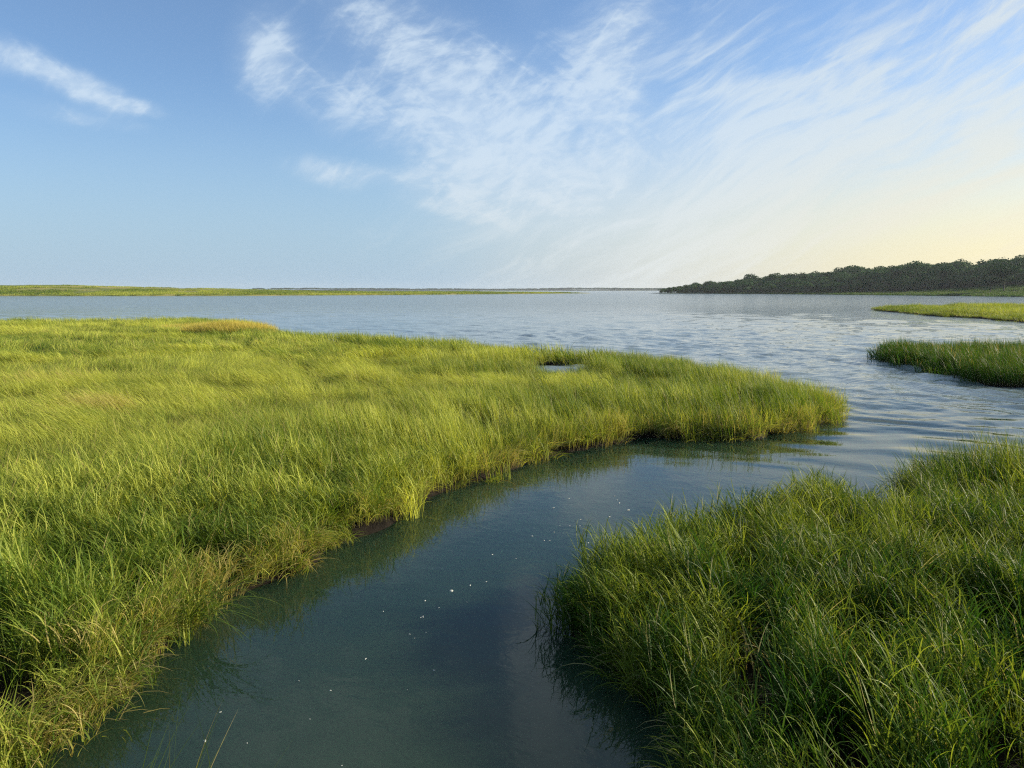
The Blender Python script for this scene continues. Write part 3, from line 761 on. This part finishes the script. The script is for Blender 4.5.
# green marsh fringe below the headland wood
def fringe():
    n = 16000; y = rng.uniform(230, 560, n); x = rng.uniform(150, 330, n); d = shore_dist(x, y)
    m = (d > .3) & (d < 10+62*sstep(500, 330, y)) & (x < .8*y+20); x, y, d = x[m], y[m], d[m]
    protos = []
    for i in range(3):
        p = Proto()
        for _ in range(60):
            a, b = rdisc(1.5); p.blade((a, b, -.1), random.uniform(.5, 1.0), .14, random.uniform(0, 6.28), .1, random.uniform(.2, .9), 2)
        protos.append(p.arrays())
    k = len(x); s = rng.uniform(.7, 1.3, k)
    t = np.stack([.15+.5*fbm(x*.05, y*.05, 701), .1*rng.random(k), .3+.3*fbm(x*.1, y*.04, 702)], 1)
    o = scatter_stuff('fringe_grass', protos, np.stack([x, y, hill_z(x, y)], 1), rng.integers(0, 3, k), np.stack([np.zeros(k)]*2+[rng.uniform(0, 6, k)], 1), np.stack([s, s, s], 1), t, M_ISLE)
    tag(o, 'dull green marsh fringe along the foot of the wooded headland', 'grass', kind='stuff')
fringe()

def beach_grass():
    n = 26000; x = rng.uniform(-330, 66, n); y = rng.uniform(335, 620, n); d = sdist(SPIT, x, y)[0]
    m = (d > 1) & (d < 75) & (np.abs(x) < .75*y+10) & (fbm(x*.04, y*.03, 761) > .38); x, y = x[m], y[m]
    protos = []
    for i in range(3):
        p = Proto()
        for _ in range(44):
            a, b = rdisc(1.6); p.blade((a, b, -.1), random.uniform(.4, .95), .16, random.uniform(0, 6.28), .1, random.uniform(.2, .9), 2)
        protos.append(p.arrays())
    k = len(x); s = rng.uniform(.6, 1.3, k)
    t = np.clip(np.stack([.55+1.1*(fbm(x*.03, y*.03, 763)-.5), .42+.5*fbm(x*.02, y*.05, 764)+rng.normal(0, .1, k), .5+rng.normal(0, .15, k)], 1), 0, 1)
    o = scatter_stuff('beach_grass', protos, np.stack([x, y, spit_z(x, y)], 1), rng.integers(0, 3, k), np.stack([np.zeros(k)]*2+[rng.uniform(0, 6, k)], 1), np.stack([s, s, s], 1), t, M_MEADOW)
    tag(o, 'thin band of green and tan grass on the far low shore at the left', 'grass', kind='stuff')
beach_grass()

# taller dry grass along the back rim of the left marsh
def tan_grass():
    spots = []
    for (cx, cy, rx, ry, n, h) in ((-16.5, 43.5, 2.6, 1.6, 260, 1.7), (-19.5, 47, 3.5, 2.0, 160, 1.2), (-13.5, 41.2, 1.2, .8, 40, .9)):
        a = rng.uniform(0, 6.28, n); q = np.sqrt(rng.random(n))
        spots.append(np.stack([cx+q*np.cos(a)*rx, cy+q*np.sin(a)*ry, h*rng.uniform(.8, 1.15, n)*(1-.3*q)], 1))
    s = np.concatenate(spots); x, y, h = s.T; d, _, _ = field('left', x, y); m = d > .05; x, y, h, d = x[m], y[m], h[m], d[m]; n = len(x)
    protos = [get('up', 2, v) for v in range(3)]
    o = scatter_stuff('dry_grass', protos, np.stack([x, y, bank_z(d, x, y)], 1), rng.integers(0, 3, n),
        np.stack([np.zeros(n)]*2+[WIND+rng.normal(0, .3, n)], 1), np.stack([np.full(n, .8)]*2+[h], 1),
        np.clip(np.stack([.45+rng.normal(0, .2, n), .2+.4*rng.random(n), .6+rng.normal(0, .1, n)], 1), 0, 1), M_TAN)
    tag(o, 'patch of taller golden grass at the back rim of the left marsh', 'grass', kind='stuff')
tan_grass()

# single tufts one can pick out
def tuft(label, x, y, z, az, n, L, w, th, mat, name='grass_tuft', dry=.1, spread=.12, azs=.5, seed=1):
    random.seed(seed); p = Proto()
    for i in range(n):
        a, b = rdisc(spread)
        p.blade((a, b, -.04), random.uniform(*L), w*random.uniform(.8, 1.2), random.gauss(az, azs), random.uniform(.1, .7), random.uniform(*th), 9, 1. if random.random() < dry else .3, 1.15)
    V, F, A = p.arrays(); me = fast_mesh(name, V, F, mat)
    me.attributes.new('blade', 'FLOAT_COLOR', 'POINT').data.foreach_set('color', A.astype(np.float32).ravel())
    o = bpy.data.objects.new(name, me); C.objects.link(o); o.location = (x, y, z); tag(o, label, 'grass tuft')
    return o
M_T1 = mat_blade('tuft_green', (.12, .19, .03), (.18, .24, .04), (.36, .30, .12), (.1, .1, .03))
M_T2 = mat_blade('tuft_straw', (.26, .25, .07), (.36, .32, .10), (.46, .38, .17), (.22, .17, .07))
tuft('long-bladed green tuft drooping from the left bank into the creek', -2.62, 5.75, .1, -.35, 80, (.5, .95), .0085, (1.5, 2.5), M_T1, dry=.05, azs=.45, seed=11)
tuft('straw-yellow tuft of broken blades at the foot of the near left bank', -2.86, 4.75, .1, -.6, 70, (.25, .5), .0085, (1.3, 2.6), M_T2, dry=.5, azs=.7, spread=.25, seed=12)
tuft('pale blades reaching up from the bottom edge over the creek', -1.75, 3.35, -.05, .2, 40, (.55, .92), .0075, (.3, 1.3), M_T1, dry=.25, azs=.9, spread=.3, seed=13)
tuft('tuft with cream broken leaf tips low in the right bank grass', 1.75, 4.85, .25, 2.6, 26, (.3, .5), .010, (1.2, 2.3), M_T2, dry=.6, azs=1.2, spread=.25, seed=14)

# foam flecks on the creek
m_foam, t, out = material('foam')
b = t.node('ShaderNodeBsdfPrincipled'); b.inputs['Base Color'].default_value = (.34, .36, .33, 1); b.inputs['Roughness'].default_value = .6; t.l.new(b.outputs[0], out.inputs[0])
def fleck_mesh(seed, nb=1):
    g = random.Random(seed); V = []; F = []
    for bb in range(nb):
        ox, oy = (0, 0) if bb == 0 else (g.uniform(-1.6, 1.6), g.uniform(-1, 1)); s = 1 if bb == 0 else g.uniform(.35, .7)
        k = 10; b0 = len(V); ph = g.random()*6
        rr = [1+.28*math.sin(2*i*2*math.pi/k+ph)+g.uniform(-.15, .15) for i in range(k)]
        for (q, z) in ((1., -.05), (.86, .22), (.45, .36)):
            for i in range(k):
                a = 2*math.pi*i/k; V.append((ox+s*q*rr[i]*math.cos(a), oy+s*q*rr[i]*.72*math.sin(a), s*z))
        V.append((ox, oy, s*.4)); tp = len(V)-1
        for j in range(2):
            for i in range(k): F.append((b0+j*k+i, b0+j*k+(i+1) % k, b0+(j+1)*k+(i+1) % k, b0+(j+1)*k+i))
        for i in range(k): F.append((b0+2*k+i, b0+2*k+(i+1) % k, tp))
    me = bpy.data.meshes.new('foam_fleck'); me.from_pydata(V, [], F); me.polygons.foreach_set('use_smooth', np.ones(len(F), bool)); me.materials.append(m_foam); return me
FM = [fleck_mesh(i, 1+(i > 3)) for i in range(6)]
FOAM = [(-0.57, 6.64, 0.0222, 'largest white foam fleck, in the middle of the creek'), (-0.4, 6.77, 0.0118, None), (-0.25, 6.86, 0.0092, None), (-0.21, 7.6, 0.0102, None), (0.04, 7.48, 0.0085, None), (0.23, 8.2, 0.011, None), (0.36, 8.05, 0.0107, None), (0.42, 8.04, 0.0097, None), (0.85, 7.97, 0.0128, None), (0.54, 9.32, 0.0125, None), (1.21, 8.93, 0.0131, None), (-0.79, 6.42, 0.0094, None), (-0.65, 6.27, 0.0084, None), (-0.77, 6.08, 0.0122, 'cluster of small white foam bubbles left of the largest fleck'), (-0.84, 5.76, 0.0084, None), (-0.79, 5.69, 0.0046, None), (-0.71, 5.79, 0.0058, None), (-0.58, 5.18, 0.0076, None), (-1.13, 6.19, 0.0062, None), (-0.41, 6.39, 0.0052, None), (-0.45, 5.76, 0.0039, None), (-0.74, 4.91, 0.0033, None), (0.81, 8.57, 0.008, None), (0.69, 8.57, 0.0075, None), (0.57, 8.57, 0.0075, None), (-1.12, 5.35, 0.0093, None), (-1.28, 4.9, 0.0079, None), (-1.95, 4.63, 0.008, None), (-1.92, 4.31, 0.0116, 'oval white foam fleck near the bottom left of the creek'), (-1.65, 4.29, 0.0052, None), (-1.33, 4.55, 0.0048, None), (-1.54, 5.03, 0.0054, None), (-1.01, 4.07, 0.0049, None), (-1.13, 6.2, 0.005, None), (1.49, 9.21, 0.0184, 'bright foam fleck nearest the left end of the right bank'), (1.42, 9.53, 0.014, None), (1.21, 8.92, 0.0131, None), (0.77, 9.74, 0.0111, None), (0.53, 9.3, 0.0125, None), (0.84, 8.82, 0.0107, None), (0.49, 8.34, 0.0089, None), (1.4, 9.86, 0.0112, None), (1.41, 9.67, 0.011, None)]
for i, (x, y, r, lab) in enumerate(FOAM):
    o = bpy.data.objects.new('foam_fleck', fleck_mesh(77, 3) if lab and 'cluster' in lab else FM[i % 6]); C.objects.link(o)
    o.location = (x, y, .001); o.rotation_euler = (0, 0, i*1.3); o.scale = (r, r, r)
    tag(o, lab or 'tiny white dot of foam afloat on the dark creek', 'foam', 'foam flecks drifting on the creek')

# ------------------------------------------------------------------ sea air
HAZE = True
if HAZE:
    m, t, out = material('haze_air')
    v = t.node('ShaderNodeVolumePrincipled'); v.inputs['Color'].default_value = (.80, .88, 1., 1); v.inputs['Density'].default_value = .00009; v.inputs['Anisotropy'].default_value = .2
    t.l.new(v.outputs[0], out.inputs['Volume'])
    X0, X1, Y0, Y1, Z0, Z1 = -4000, 4000, -400, 3400, -3., 25.
    V = [(x, y, z) for x in (X0, X1) for y in (Y0, Y1) for z in (Z0, Z1)]
    F = [(0, 1, 3, 2), (4, 6, 7, 5), (0, 4, 5, 1), (2, 3, 7, 6), (0, 2, 6, 4), (1, 5, 7, 3)]
    tag(mesh_obj('haze', V, F, m, smooth=False), 'thin pale sea haze over the far water', 'haze', kind='stuff')
